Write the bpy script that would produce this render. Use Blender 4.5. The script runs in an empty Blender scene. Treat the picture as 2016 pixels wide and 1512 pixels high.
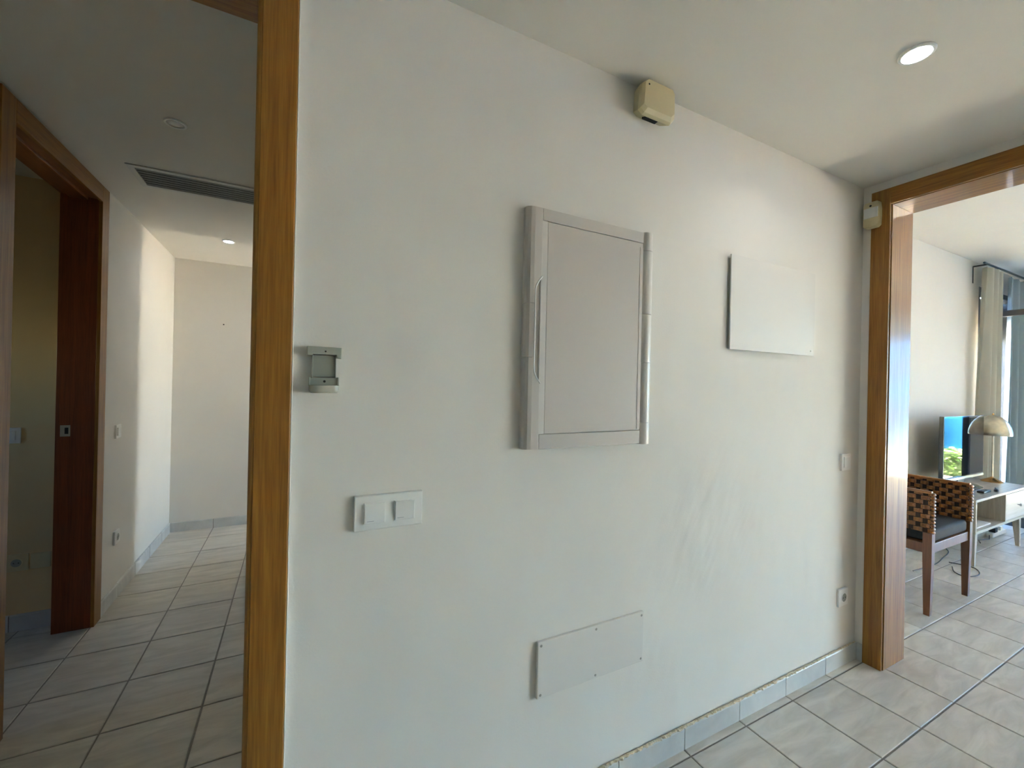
import bpy, bmesh, math, random
from mathutils import Vector, Matrix
random.seed(7)
S = bpy.context.scene
COL = S.collection
R = math.radians

# ------------------------------------------------------------------ camera
F_PX, CAM = 832.29, Vector((0.0, -1.1384, 1.3871))
YAW, PITCH, ROLL = R(27.143), R(0.0255), R(1.2406)
fwd = Vector((math.sin(YAW) * math.cos(PITCH), math.cos(YAW) * math.cos(PITCH), math.sin(PITCH)))
rt0 = Vector((math.cos(YAW), -math.sin(YAW), 0))
up0 = rt0.cross(fwd)
rt = rt0 * math.cos(ROLL) + up0 * math.sin(ROLL)
up = up0 * math.cos(ROLL) - rt0 * math.sin(ROLL)
cd = bpy.data.cameras.new('camera')
cam = bpy.data.objects.new('camera', cd)
COL.objects.link(cam)
cd.sensor_width = 36.0
cd.sensor_fit = 'HORIZONTAL'
cd.lens = 36.0 * F_PX / 2016.0
cd.clip_start, cd.clip_end = 0.02, 6000
m = Matrix((rt, up, -fwd)).transposed().to_4x4()
m.translation = CAM
cam.matrix_world = m
S.camera = cam

# ------------------------------------------------------------------ view, world, sun
S.view_settings.view_transform = 'Standard'
S.view_settings.look = 'None'
S.view_settings.gamma = 1
S.view_settings.use_curve_mapping = False
S.view_settings.exposure = 3.85
S.cycles.max_bounces = 11
S.cycles.diffuse_bounces = 7
S.cycles.glossy_bounces = 5
S.cycles.transparent_max_bounces = 12
S.cycles.sample_clamp_indirect = 12
S.cycles.caustics_reflective = False
S.cycles.caustics_refractive = False

W = bpy.data.worlds.new('sky_world')
S.world = W
W.use_nodes = True
wn = W.node_tree
wn.nodes.clear()
wo = wn.nodes.new('ShaderNodeOutputWorld')
wb = wn.nodes.new('ShaderNodeBackground')
ws = wn.nodes.new('ShaderNodeTexSky')
ws.sky_type = 'NISHITA'
ws.sun_disc = False
ws.sun_elevation = R(56)
ws.sun_rotation = R(200)
ws.altitude = 50
ws.dust_density = 0.0
ws.ozone_density = 2.5
wb.inputs['Strength'].default_value = 0.42
wt = wn.nodes.new('ShaderNodeMix')                     # clear deep blue summer sky
wt.data_type = 'RGBA'
wt.blend_type = 'MULTIPLY'
wt.inputs['Factor'].default_value = 1.0
wt.inputs[7].default_value = (.86, .90, .93, 1)
wn.links.new(ws.outputs[0], wt.inputs[6])
wn.links.new(wt.outputs[2], wb.inputs[0])
wn.links.new(wb.outputs[0], wo.inputs[0])

sd = bpy.data.lights.new('sun', 'SUN')
sd.energy = 36.0
sd.color = (1.0, 0.81, 0.61)
sd.angle = R(0.6)
sun = bpy.data.objects.new('sun', sd)
COL.objects.link(sun)
sdir = Vector((0.25, 0.62, -1.0)).normalized()          # high sun on the far side of the house
sun.rotation_euler = sdir.to_track_quat('-Z', 'Y').to_euler()


def portal(name, loc, sx, sy, direction):
    """sampling guide for the daylight that comes in through one window"""
    l = bpy.data.lights.new(name, 'AREA')
    l.shape = 'RECTANGLE'
    l.size, l.size_y = sx, sy
    l.cycles.is_portal = True
    o = bpy.data.objects.new(name, l)
    COL.objects.link(o)
    o.location = loc
    o.rotation_euler = Vector(direction).to_track_quat('-Z', 'Y').to_euler()


# key dimensions (metres); x runs along the hall wall, y into it, z up
ZC, ZL = 2.45, 2.77                 # hall and living room ceilings
XR0, XR1 = 2.63, 2.835              # wall with the wide doorway to the living room
YL = 0.60                           # living room wall behind the television
XF = 8.4                            # living room window wall
XC0, XC1 = -0.977, -0.02            # corridor walls
YE = 3.60                           # corridor end wall
DH = 2.335                          # door head
DY0 = -2.38                         # far side of the wide doorway
P = 0.3267                          # floor tile pitch

portal('portal_terrace_doors', (XF + .12, -3.31, 1.18), 2.36, 5.8, (-1, 0, 0))
portal('portal_side_window', (7.0, .82, 1.25), 1.2, 2.5, (0, -1, 0))
portal('portal_added_study_window', (-3.48, 1.125, 1.5), .42, .37, (1, 0, 0))
portal('portal_bedroom_window', (3.38, 3.25, 1.2), 2.4, .56, (-1, 0, 0))


# ------------------------------------------------------------------ materials
def nmat(name):
    mt = bpy.data.materials.new(name)
    mt.use_nodes = True
    nt = mt.node_tree
    b = nt.nodes['Principled BSDF']
    return mt, nt, b


def plain(name, col, rough=.5, metal=0., spec=.5, coat=0., coat_r=.1, bump=0., bscale=80., var=0.):
    mt, nt, b = nmat(name)
    b.inputs['Base Color'].default_value = (*col, 1)
    b.inputs['Roughness'].default_value = rough
    b.inputs['Metallic'].default_value = metal
    b.inputs['Specular IOR Level'].default_value = spec
    b.inputs['Coat Weight'].default_value = coat
    b.inputs['Coat Roughness'].default_value = coat_r
    tc = nt.nodes.new('ShaderNodeTexCoord')
    nz = nt.nodes.new('ShaderNodeTexNoise')
    nz.inputs['Scale'].default_value = bscale
    nz.inputs['Detail'].default_value = 3
    nt.links.new(tc.outputs['Object'], nz.inputs['Vector'])
    if var:
        rp = nt.nodes.new('ShaderNodeValToRGB')
        rp.color_ramp.elements[0].position, rp.color_ramp.elements[1].position = .3, .7
        rp.color_ramp.elements[0].color = (*[c * (1 - var) for c in col], 1)
        rp.color_ramp.elements[1].color = (*[min(1, c * (1 + var)) for c in col], 1)
        nt.links.new(nz.outputs['Fac'], rp.inputs[0])
        nt.links.new(rp.outputs[0], b.inputs['Base Color'])
    if bump:
        bp = nt.nodes.new('ShaderNodeBump')
        bp.inputs['Strength'].default_value = bump
        bp.inputs['Distance'].default_value = .002
        nt.links.new(nz.outputs['Fac'], bp.inputs['Height'])
        nt.links.new(bp.outputs[0], b.inputs['Normal'])
    return mt


def plaster(name, col, wave=.012, rough=.75, patch=None):
    """painted plaster with soft trowel waves and fine grain"""
    mt, nt, b = nmat(name)
    L = nt.links.new
    b.inputs['Roughness'].default_value = rough
    b.inputs['Specular IOR Level'].default_value = .25
    tc = nt.nodes.new('ShaderNodeTexCoord')
    n1 = nt.nodes.new('ShaderNodeTexNoise')
    n1.inputs['Scale'].default_value = 1.7
    n1.inputs['Detail'].default_value = 3
    n1.inputs['Distortion'].default_value = .5
    L(tc.outputs['Object'], n1.inputs['Vector'])
    rp = nt.nodes.new('ShaderNodeValToRGB')
    rp.color_ramp.elements[0].position, rp.color_ramp.elements[1].position = .3, .72
    rp.color_ramp.elements[0].color = (*[c * .965 for c in col], 1)
    rp.color_ramp.elements[1].color = (*[c * 1.01 for c in col], 1)
    L(n1.outputs['Fac'], rp.inputs[0])
    L(rp.outputs[0], b.inputs['Base Color'])
    mp = nt.nodes.new('ShaderNodeMapping')
    mp.inputs['Rotation'].default_value = (0, R(-28), 0)
    mp.inputs['Scale'].default_value = (3.2, 3.2, 1.3)
    L(tc.outputs['Object'], mp.inputs['Vector'])
    n2 = nt.nodes.new('ShaderNodeTexNoise')
    n2.inputs['Scale'].default_value = 1.6
    n2.inputs['Detail'].default_value = 2.0
    n2.inputs['Roughness'].default_value = .45
    L(mp.outputs[0], n2.inputs['Vector'])
    if patch:                                     # a patch of diagonal trowel strokes left by a repair
        mp3 = nt.nodes.new('ShaderNodeMapping')
        mp3.inputs['Scale'].default_value = (7.5, 1, 1.9)
        mp0 = nt.nodes.new('ShaderNodeMapping')
        mp0.inputs['Rotation'].default_value = (0, R(-33), 0)
        L(tc.outputs['Object'], mp0.inputs['Vector'])
        L(mp0.outputs[0], mp3.inputs['Vector'])
        n4 = nt.nodes.new('ShaderNodeTexNoise')
        n4.inputs['Scale'].default_value = 1.5
        n4.inputs['Detail'].default_value = 2
        L(mp3.outputs[0], n4.inputs['Vector'])
        ds_ = nt.nodes.new('ShaderNodeVectorMath')
        ds_.operation = 'DISTANCE'
        ds_.inputs[1].default_value = patch
        L(tc.outputs['Object'], ds_.inputs[0])
        mr_ = nt.nodes.new('ShaderNodeMapRange')
        mr_.inputs['From Min'].default_value, mr_.inputs['From Max'].default_value = .15, .75
        mr_.inputs['To Min'].default_value, mr_.inputs['To Max'].default_value = 1, 0
        L(ds_.outputs['Value'], mr_.inputs['Value'])
        pm = nt.nodes.new('ShaderNodeMath')
        pm.operation = 'MULTIPLY'
        L(n4.outputs['Fac'], pm.inputs[0])
        L(mr_.outputs[0], pm.inputs[1])
        b4 = nt.nodes.new('ShaderNodeBump')
        b4.inputs['Distance'].default_value = .009
        L(pm.outputs[0], b4.inputs['Height'])
    n3 = nt.nodes.new('ShaderNodeTexNoise')
    n3.inputs['Scale'].default_value = 160
    n3.inputs['Detail'].default_value = 2
    L(tc.outputs['Object'], n3.inputs['Vector'])
    b1 = nt.nodes.new('ShaderNodeBump')
    b1.inputs['Strength'].default_value = 1
    b1.inputs['Distance'].default_value = wave
    L(n2.outputs['Fac'], b1.inputs['Height'])
    if patch:
        L(b4.outputs[0], b1.inputs['Normal'])
    b2 = nt.nodes.new('ShaderNodeBump')
    b2.inputs['Strength'].default_value = .25
    b2.inputs['Distance'].default_value = .0012
    L(n3.outputs['Fac'], b2.inputs['Height'])
    L(b1.outputs[0], b2.inputs['Normal'])
    L(b2.outputs[0], b.inputs['Normal'])
    return mt


def wood(name, dark, light, axis='Z', rough=.45, coat=.2, coat_r=.2, scale=1.0, bump=.12, spec=.4):
    mt, nt, b = nmat(name)
    L = nt.links.new
    b.inputs['Roughness'].default_value = rough
    b.inputs['Specular IOR Level'].default_value = spec
    b.inputs['Coat Weight'].default_value = coat
    b.inputs['Coat Roughness'].default_value = coat_r
    tc = nt.nodes.new('ShaderNodeTexCoord')
    mp = nt.nodes.new('ShaderNodeMapping')
    s = [34 * scale] * 3
    s['XYZ'.index(axis)] = 1.1 * scale
    mp.inputs['Scale'].default_value = s
    L(tc.outputs['Object'], mp.inputs['Vector'])
    n1 = nt.nodes.new('ShaderNodeTexNoise')
    n1.inputs['Scale'].default_value = 1.3
    n1.inputs['Detail'].default_value = 6
    n1.inputs['Roughness'].default_value = .62
    n1.inputs['Distortion'].default_value = 1.2
    L(mp.outputs[0], n1.inputs['Vector'])
    mp2 = nt.nodes.new('ShaderNodeMapping')
    s2 = [260 * scale] * 3
    s2['XYZ'.index(axis)] = 9 * scale
    mp2.inputs['Scale'].default_value = s2
    L(tc.outputs['Object'], mp2.inputs['Vector'])
    n2 = nt.nodes.new('ShaderNodeTexNoise')
    n2.inputs['Scale'].default_value = 1
    n2.inputs['Detail'].default_value = 2
    L(mp2.outputs[0], n2.inputs['Vector'])
    mx = nt.nodes.new('ShaderNodeMath')
    mx.operation = 'MULTIPLY_ADD'
    mx.inputs[1].default_value = .35
    L(n2.outputs['Fac'], mx.inputs[0])
    mu = nt.nodes.new('ShaderNodeMath')
    mu.operation = 'MULTIPLY'
    mu.inputs[1].default_value = .72
    L(n1.outputs['Fac'], mu.inputs[0])
    L(mu.outputs[0], mx.inputs[2])
    rp = nt.nodes.new('ShaderNodeValToRGB')
    e = rp.color_ramp.elements
    e[0].position, e[1].position = .36, .68
    e[0].color, e[1].color = (*dark, 1), (*light, 1)
    L(mx.outputs[0], rp.inputs[0])
    L(rp.outputs[0], b.inputs['Base Color'])
    bp = nt.nodes.new('ShaderNodeBump')
    bp.inputs['Strength'].default_value = bump
    bp.inputs['Distance'].default_value = .001
    L(mx.outputs[0], bp.inputs['Height'])
    L(bp.outputs[0], b.inputs['Normal'])
    return mt


def tile_mat(name, a, c, rough=.38):
    """glazed stoneware with soft diagonal veins; each tile shifted a little"""
    mt, nt, b = nmat(name)
    L = nt.links.new
    b.inputs['Specular IOR Level'].default_value = .5
    tc = nt.nodes.new('ShaderNodeTexCoord')
    oi = nt.nodes.new('ShaderNodeObjectInfo')
    ad = nt.nodes.new('ShaderNodeVectorMath')
    ad.operation = 'ADD'
    cm = nt.nodes.new('ShaderNodeVectorMath')
    cm.operation = 'SCALE'
    cm.inputs['Scale'].default_value = 7.0
    L(oi.outputs['Location'], cm.inputs[0])
    L(tc.outputs['Object'], ad.inputs[0])
    L(cm.outputs[0], ad.inputs[1])
    mp = nt.nodes.new('ShaderNodeMapping')
    mp.inputs['Rotation'].default_value = (0, 0, R(20))
    mp.inputs['Scale'].default_value = (3.2, 13, 3)
    L(ad.outputs[0], mp.inputs['Vector'])
    n1 = nt.nodes.new('ShaderNodeTexNoise')
    n1.inputs['Scale'].default_value = 1.2
    n1.inputs['Detail'].default_value = 6
    n1.inputs['Roughness'].default_value = .6
    n1.inputs['Distortion'].default_value = .8
    L(mp.outputs[0], n1.inputs['Vector'])
    rp = nt.nodes.new('ShaderNodeValToRGB')
    rp.color_ramp.elements[0].position, rp.color_ramp.elements[1].position = .34, .66
    rp.color_ramp.elements[0].color, rp.color_ramp.elements[1].color = (*a, 1), (*c, 1)
    L(n1.outputs['Fac'], rp.inputs[0])
    hs = nt.nodes.new('ShaderNodeHueSaturation')
    mr = nt.nodes.new('ShaderNodeMapRange')
    mr.inputs['To Min'].default_value, mr.inputs['To Max'].default_value = .95, 1.04
    L(oi.outputs['Random'], mr.inputs['Value'])
    L(mr.outputs[0], hs.inputs['Value'])
    L(rp.outputs[0], hs.inputs['Color'])
    L(hs.outputs[0], b.inputs['Base Color'])
    mr2 = nt.nodes.new('ShaderNodeMapRange')
    mr2.inputs['To Min'].default_value, mr2.inputs['To Max'].default_value = rough - .07, rough + .1
    L(n1.outputs['Fac'], mr2.inputs['Value'])
    L(mr2.outputs[0], b.inputs['Roughness'])
    n3 = nt.nodes.new('ShaderNodeTexNoise')
    n3.inputs['Scale'].default_value = 60
    L(tc.outputs['Object'], n3.inputs['Vector'])
    bp = nt.nodes.new('ShaderNodeBump')
    bp.inputs['Strength'].default_value = .15
    bp.inputs['Distance'].default_value = .001
    L(n3.outputs['Fac'], bp.inputs['Height'])
    L(bp.outputs[0], b.inputs['Normal'])
    return mt


def glass_mat(name, tint=(.93, .96, .96)):
    """thin window pane: mostly clear, mirrors more at a low angle"""
    mt = bpy.data.materials.new(name)
    mt.use_nodes = True
    nt = mt.node_tree
    nt.nodes.clear()
    L = nt.links.new
    o = nt.nodes.new('ShaderNodeOutputMaterial')
    mx = nt.nodes.new('ShaderNodeMixShader')
    tr = nt.nodes.new('ShaderNodeBsdfTransparent')
    tr.inputs[0].default_value = (*tint, 1)
    gl = nt.nodes.new('ShaderNodeBsdfGlossy')
    gl.inputs['Roughness'].default_value = .01
    fr = nt.nodes.new('ShaderNodeFresnel')
    fr.inputs[0].default_value = 1.35
    L(fr.outputs[0], mx.inputs[0])
    L(tr.outputs[0], mx.inputs[1])
    L(gl.outputs[0], mx.inputs[2])
    L(mx.outputs[0], o.inputs[0])
    return mt


def emit(name, col, strength):
    mt, nt, b = nmat(name)
    b.inputs['Base Color'].default_value = (*col, 1)
    b.inputs['Emission Color'].default_value = (*col, 1)
    b.inputs['Emission Strength'].default_value = strength
    return mt


M = dict(
    wall=plaster('hall_wall_paint', (.755, .722, .672), .010, patch=(1.45, 0, .82)),
    wall_plain=plaster('white_wall_paint', (.755, .722, .668), .004),
    ceil=plaster('ceiling_paint', (.735, .705, .640), .005),
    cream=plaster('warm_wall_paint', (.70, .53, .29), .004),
    oak_z=wood('oak_upright', (.180, .066, .006), (.365, .160, .022), 'Z'),
    oak_x=wood('oak_across_x', (.180, .066, .006), (.365, .160, .022), 'X'),
    oak_y=wood('oak_across_y', (.180, .066, .006), (.365, .160, .022), 'Y'),
    gloss_z=wood('varnished_jamb_upright', (.180, .066, .006), (.365, .160, .022), 'Z', rough=.35, coat=.42, coat_r=.06, bump=.015, spec=.22),
    gloss_y=wood('varnished_jamb_across', (.180, .066, .006), (.365, .160, .022), 'Y', rough=.35, coat=.42, coat_r=.06, bump=.015, spec=.22),
    red_z=wood('reddish_jamb_upright', (.13, .026, .006), (.24, .060, .014), 'Z', rough=.4),
    red_y=wood('reddish_jamb_across', (.16, .048, .008), (.30, .10, .02), 'Y', rough=.4),
    tile=tile_mat('stoneware_tile', (.50, .47, .41), (.67, .63, .56)),
    tile_terrace=tile_mat('terrace_tile', (.50, .48, .44), (.62, .60, .55), .6),
    base_tile=tile_mat('skirting_tile', (.50, .50, .49), (.64, .64, .62), .35),
    grout=plain('grey_grout', (.23, .21, .18), .5, bump=.6, bscale=200, var=.15),
    caulk=plain('crumbling_filler', (.60, .50, .36), .9, bump=1, bscale=120, var=.3),
    white_pl=plain('white_plastic', (.80, .79, .76), .3, bump=.03, bscale=200),
    white_box=plain('white_enamel', (.69, .66, .62), .5, spec=.3, bump=.05, bscale=150),
    fuse_pl=plain('fuse_box_enamel', (.56, .515, .475), .45, spec=.3, bump=.05, bscale=150),
    fuse_lt=plain('fuse_box_gloss_trim', (.66, .62, .58), .28, spec=.5, bump=.04, bscale=150),
    cream_pl=plain('aged_cream_plastic', (.62, .53, .32), .4, bump=.04, bscale=150),
    grey_pl=plain('grey_plastic', (.36, .37, .32), .38, bump=.04, bscale=150),
    grey_dk=plain('dark_grey_plastic', (.28, .29, .25), .42, bump=.04, bscale=150),
    cradle=plain('beige_grey_plastic', (.46, .44, .37), .3, bump=.03, bscale=150),
    lens=plain('milky_lens', (.72, .72, .70), .2, coat=.5),
    black=plain('black_plastic', (.012, .012, .013), .4),
    hole=plain('dark_recess', (.015, .013, .012), .8),
    screw=plain('screw_steel', (.35, .33, .30), .35, .8),
    steel=plain('brushed_steel', (.62, .60, .56), .3, 1),
    dull=plain('grey_slat_paint', (.055, .055, .055), .5),
    grille=plain('grille_frame_paint', (.62, .61, .57), .5),
    slat=plain('grille_slat_grey', (.33, .33, .31), .45),
    anth=plain('anthracite_aluminium', (.045, .048, .052), .4, .3),
    screen=plain('tv_screen', (.004, .005, .008), .03, spec=.5),
    bezel=plain('tv_bezel_gloss', (.010, .010, .012), .10, coat=1, coat_r=.03),
    silver=plain('tv_silver_edge', (.45, .47, .50), .2, .8),
    rattan=wood('rattan_strand', (.14, .048, .010), (.33, .130, .032), 'Y', rough=.4, coat=.35, coat_r=.25, scale=2),
    rattan_z=wood('rattan_stake', (.12, .042, .012), (.28, .11, .033), 'Z', rough=.4, coat=.35, coat_r=.25, scale=2),
    chairwood=wood('chair_wood', (.115, .036, .009), (.20, .070, .020), 'Z', rough=.38, coat=.4, coat_r=.2),
    weave_gap_shade=plain('painted_weave_shade', (.03, .012, .005), .8),
    cushion=plain('black_cushion_fabric', (.018, .019, .021), .8, bump=.5, bscale=300),
    limed=wood('limed_wood', (.34, .295, .235), (.52, .47, .39), 'X', rough=.45, coat=.3, coat_r=.2),
    limed_z=wood('limed_wood_upright', (.34, .295, .235), (.52, .47, .39), 'Z', rough=.45, coat=.3, coat_r=.2),
    limed_w=wood('limed_drawer_front', (.50, .48, .44), (.64, .62, .58), 'X', rough=.4, coat=.4, coat_r=.2),
    brass=plain('aged_nickel_shade', (.62, .56, .44), .28, 1, var=.2, bscale=14),
    copper=plain('copper_base', (.80, .46, .20), .25, 1),
    linen=plain('linen_curtain', (.50, .48, .40), .85, bump=.3, bscale=250),
    blue_lin=plain('blue_grey_curtain', (.34, .40, .43), .85, bump=.3, bscale=250),
    shutter=plain('grey_shutter_slat', (.16, .17, .17), .5),
    paper=plain('white_paper', (.75, .75, .73), .8),
    rug_dk=plain('dark_navy_fabric', (.02, .022, .035), .8),
    glass=glass_mat('window_glass'),
    sea=plain('sea_water', (.0008, .018, .040), .9, spec=.05, bump=.8, bscale=.8),
    canvas=plain('blue_canvas', (.008, .078, .20), .9, spec=.1, var=.12, bscale=4),
    leaf=plain('hedge_leaf', (.09, .20, .030), .45, var=.4, bscale=6),
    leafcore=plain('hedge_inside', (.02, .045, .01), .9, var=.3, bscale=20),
    render_w=plain('white_render', (.75, .74, .70), .9, bump=.3, bscale=60),
    lamp_on=emit('lit_lamp_glass', (.93, .95, 1.0), 6.0),
    lamp_off=plain('unlit_lamp_glass', (.22, .19, .16), .15, coat=.5),
    mark=plain('grey_print', (.42, .42, .44), .6),
    cable=plain('dark_cable', (.03, .028, .03), .5),
)


# ------------------------------------------------------------------ mesh helpers
class MB:
    """collects shapes given in world coordinates; build() links them as one mesh object"""

    def __init__(self):
        self.bm = bmesh.new()

    def box(self, x0, x1, y0, y1, z0, z1, bev=0., seg=2):
        t = bmesh.new()
        bmesh.ops.create_cube(t, size=1)
        for v in t.verts:
            v.co = Vector(((x0 + x1) / 2 + v.co.x * (x1 - x0), (y0 + y1) / 2 + v.co.y * (y1 - y0), (z0 + z1) / 2 + v.co.z * (z1 - z0)))
        if bev:
            bmesh.ops.bevel(t, geom=t.edges[:], offset=bev, segments=seg, affect='EDGES', profile=.5, clamp_overlap=True)
        return self.add(t)

    def add(self, t):
        me = bpy.data.meshes.new('tmp')
        t.to_mesh(me)
        t.free()
        self.bm.from_mesh(me)
        bpy.data.meshes.remove(me)
        return self

    def prism(self, pts, a0, a1, axis='Y', bev=0.):
        """polygon pts in the two other axes (in xyz order) pushed from a0 to a1 along axis"""
        t = bmesh.new()

        def P3(p, a):
            return {'X': (a, p[0], p[1]), 'Y': (p[0], a, p[1]), 'Z': (p[0], p[1], a)}[axis]
        lo = [t.verts.new(P3(p, a0)) for p in pts]
        hi = [t.verts.new(P3(p, a1)) for p in pts]
        t.faces.new(lo)
        t.faces.new(hi[::-1])
        n = len(pts)
        for i in range(n):
            t.faces.new((lo[i], hi[i], hi[(i + 1) % n], lo[(i + 1) % n]))
        bmesh.ops.recalc_face_normals(t, faces=t.faces[:])
        if bev:
            bmesh.ops.bevel(t, geom=t.edges[:], offset=bev, segments=2, affect='EDGES', profile=.5, clamp_overlap=True)
        return self.add(t)

    def loft(self, rings, cap=True):
        t = bmesh.new()
        vs = [[t.verts.new(p) for p in r] for r in rings]
        for a, b in zip(vs, vs[1:]):
            n = len(a)
            for i in range(n):
                t.faces.new((a[i], a[(i + 1) % n], b[(i + 1) % n], b[i]))
        if cap:
            t.faces.new(vs[0][::-1])
            t.faces.new(vs[-1])
        bmesh.ops.recalc_face_normals(t, faces=t.faces[:])
        return self.add(t)

    def lathe(self, prof, c, axis='Z', n=32, cap=True):
        rings = []
        for r, h in prof:
            ring = []
            for i in range(n):
                a = 2 * math.pi * i / n
                u, v = r * math.cos(a), r * math.sin(a)
                ring.append({'Z': (c[0] + u, c[1] + v, c[2] + h), 'Y': (c[0] + u, c[1] + h, c[2] + v), 'X': (c[0] + h, c[1] + u, c[2] + v)}[axis])
            rings.append(ring)
        return self.loft(rings, cap)

    def tube(self, pts, r, n=8):
        pts = [Vector(p) for p in pts]
        rings = []
        for i, p in enumerate(pts):
            d = (pts[min(i + 1, len(pts) - 1)] - pts[max(i - 1, 0)]).normalized()
            a = d.orthogonal().normalized() if i == 0 else (prev - d * prev.dot(d)).normalized()
            prev = a
            b = d.cross(a)
            rings.append([p + (a * math.cos(2 * math.pi * k / n) + b * math.sin(2 * math.pi * k / n)) * r for k in range(n)])
        return self.loft(rings)

    def quad(self, a, b, c, d):
        v = [self.bm.verts.new(p) for p in (a, b, c, d)]
        self.bm.faces.new(v)
        return self

    def build(self, name, mat, parent=None, smooth=False, loc=None):
        me = bpy.data.meshes.new(name)
        base = Vector(loc) if loc is not None else (BASE[parent.name].copy() if parent else Vector())
        for v in self.bm.verts:
            v.co -= base
        self.bm.to_mesh(me)
        self.bm.free()
        me.materials.append(M[mat] if isinstance(mat, str) else mat)
        if smooth:
            for p in me.polygons:
                p.use_smooth = True
            try:
                me.set_sharp_from_angle(angle=R(38))
            except Exception:
                pass
        o = bpy.data.objects.new(name, me)
        COL.objects.link(o)
        if parent:
            o.parent = parent
            o.location = base - BASE[parent.name]
        else:
            o.location = base
        BASE[o.name] = base
        return o


BASE = {}


def tag(o, label, cat=None, group=None, kind=None):
    o['label'] = label
    if cat:
        o['category'] = cat
    if group:
        o['group'] = group
    if kind:
        o['kind'] = kind
    return o


def struct(o, label, cat):
    return tag(o, label, cat, kind='structure')


def thing(name, label, cat, loc, group=None, kind=None):
    o = bpy.data.objects.new(name, None)
    COL.objects.link(o)
    o.location = loc
    o.empty_display_size = .05
    BASE[o.name] = Vector(loc)
    tag(o, label, cat, group, kind)
    return o


def box(name, mat, parent, x0, x1, y0, y1, z0, z1, bev=0., seg=2, loc=None):
    return MB().box(x0, x1, y0, y1, z0, z1, bev, seg).build(name, mat, parent, False, loc)


def copy_of(src, parent, base):
    """a copy of a one-mesh piece whose origin goes to base (world)"""
    o = src.copy()
    COL.objects.link(o)
    o.parent = parent
    base = Vector(base)
    o.location = base - BASE[parent.name] if parent else base
    BASE[o.name] = base
    return o


def project(p):
    v = Vector(p) - CAM
    d = v.dot(fwd)
    if d < .05:
        return None
    return 1008 + F_PX * v.dot(rt) / d, 756 - F_PX * v.dot(up) / d


# ------------------------------------------------------------------ structure: walls
w = MB()
w.box(-.06, XR0, 0, .17, 0, 2.60)
w.box(-.95, -.06, 0, .17, 2.36, 2.60)
w.box(-1.55, -.95, 0, .17, 0, 2.60)
struct(w.build('wall_front', 'wall'), 'long white plastered hall wall carrying switches and the fuse box', 'wall')

w = MB()
w.box(XR0, XR1, -.118, .80, 0, 2.95)
w.box(XR0, XR1, DY0, -.118, 2.36, 2.95)
w.box(XR0, XR1, -8.75, DY0, 0, 2.95)
struct(w.build('wall_right', 'wall_plain'), 'white wall around the wide oak doorway to the living room', 'wall')

w = MB().box(-1.55, XR0, -2.60, -2.45, 0, 2.60)
struct(w.build('wall_back', 'wall_plain'), 'white hall wall behind the camera', 'wall')
w = MB().box(-1.55, -1.40, -2.45, 0, 0, 2.60)
struct(w.build('wall_entrance', 'wall_plain'), 'white end wall of the hall beside the entrance', 'wall')

# corridor
LD0, LD1 = 1.155, 1.975         # dark room door opening along y
XD = XC0 - .14
w = MB()
w.box(XD, XC0, .17, LD0 - .02, 0, ZC)
w.box(XD, XC0, LD1 + .02, YE + .15, 0, ZC)
w.box(XD, XC0, LD0 - .02, LD1 + .02, 2.365, ZC)
struct(w.build('wall_left', 'wall_plain'), 'white corridor wall with the open doorway to the dark room', 'wall')
w = MB().box(XC0, XC1 + .12, YE, YE + .15, 0, ZC)
struct(w.build('wall_end', 'wall_plain'), 'plain white wall at the far end of the corridor', 'wall')
w = MB()
w.box(XC1, XC1 + .12, .17, 2.83, 0, ZC)
w.box(XC1, XC1 + .12, 2.83, 3.56, 2.42, ZC)
w.box(XC1, XC1 + .12, 3.56, YE, 0, ZC)
struct(w.build('wall_inner', 'wall_plain'), 'corridor wall hidden behind the oak post, with a bedroom doorway', 'wall')

# dark room behind the corridor doorway
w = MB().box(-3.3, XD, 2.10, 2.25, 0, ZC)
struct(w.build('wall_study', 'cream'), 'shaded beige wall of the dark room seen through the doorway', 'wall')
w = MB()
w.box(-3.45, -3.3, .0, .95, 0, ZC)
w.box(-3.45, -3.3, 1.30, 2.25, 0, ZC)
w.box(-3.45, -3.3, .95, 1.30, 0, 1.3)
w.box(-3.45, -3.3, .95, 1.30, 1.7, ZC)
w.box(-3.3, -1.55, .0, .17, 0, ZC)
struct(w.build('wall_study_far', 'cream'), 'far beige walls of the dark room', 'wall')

# bedroom that lends daylight to the corridor
w = MB()
XB = 3.2
w.box(XC1 + .12, XB, 2.35, 2.45, 0, ZC)
w.box(XC1 + .12, XB, 4.15, 4.25, 0, ZC)
w.box(XB, XB + .1, 2.35, 3.00, 0, ZC)
w.box(XB, XB + .1, 3.50, 4.25, 0, ZC)
w.box(XB, XB + .1, 3.00, 3.50, 2.36, ZC)
w.box(XB, XB + .1, 3.00, 3.50, 0, .05)
struct(w.build('wall_bedroom', 'wall_plain'), 'white bedroom walls around the window beyond the corridor', 'wall')

# living room
w = MB()
WX0, WX1, WZ = 6.42, 7.57, 2.53
w.box(XR1, WX0, YL, YL + .12, 0, 2.95)
w.box(WX0, WX1, YL, YL + .12, WZ, 2.95)
w.box(WX1, XF + .2, YL, YL + .12, 0, 2.95)
struct(w.build('wall_living', 'wall_plain'), 'white living room wall behind the television', 'wall')
w = MB()
FY0, FY1 = -6.2, -.42
w.box(XF, XF + .2, FY1, YL, 0, 2.95)
w.box(XF, XF + .2, FY0, FY1, 2.36, 2.95)
w.box(XF, XF + .2, -8.75, FY0, 0, 2.95)
struct(w.build('wall_far', 'wall_plain'), 'living room wall around the wide terrace doors', 'wall')
w = MB().box(XR1, XF, -8.75, -8.6, 0, 2.95)
struct(w.build('wall_living_back', 'wall_plain'), 'white rear wall of the living room', 'wall')

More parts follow.
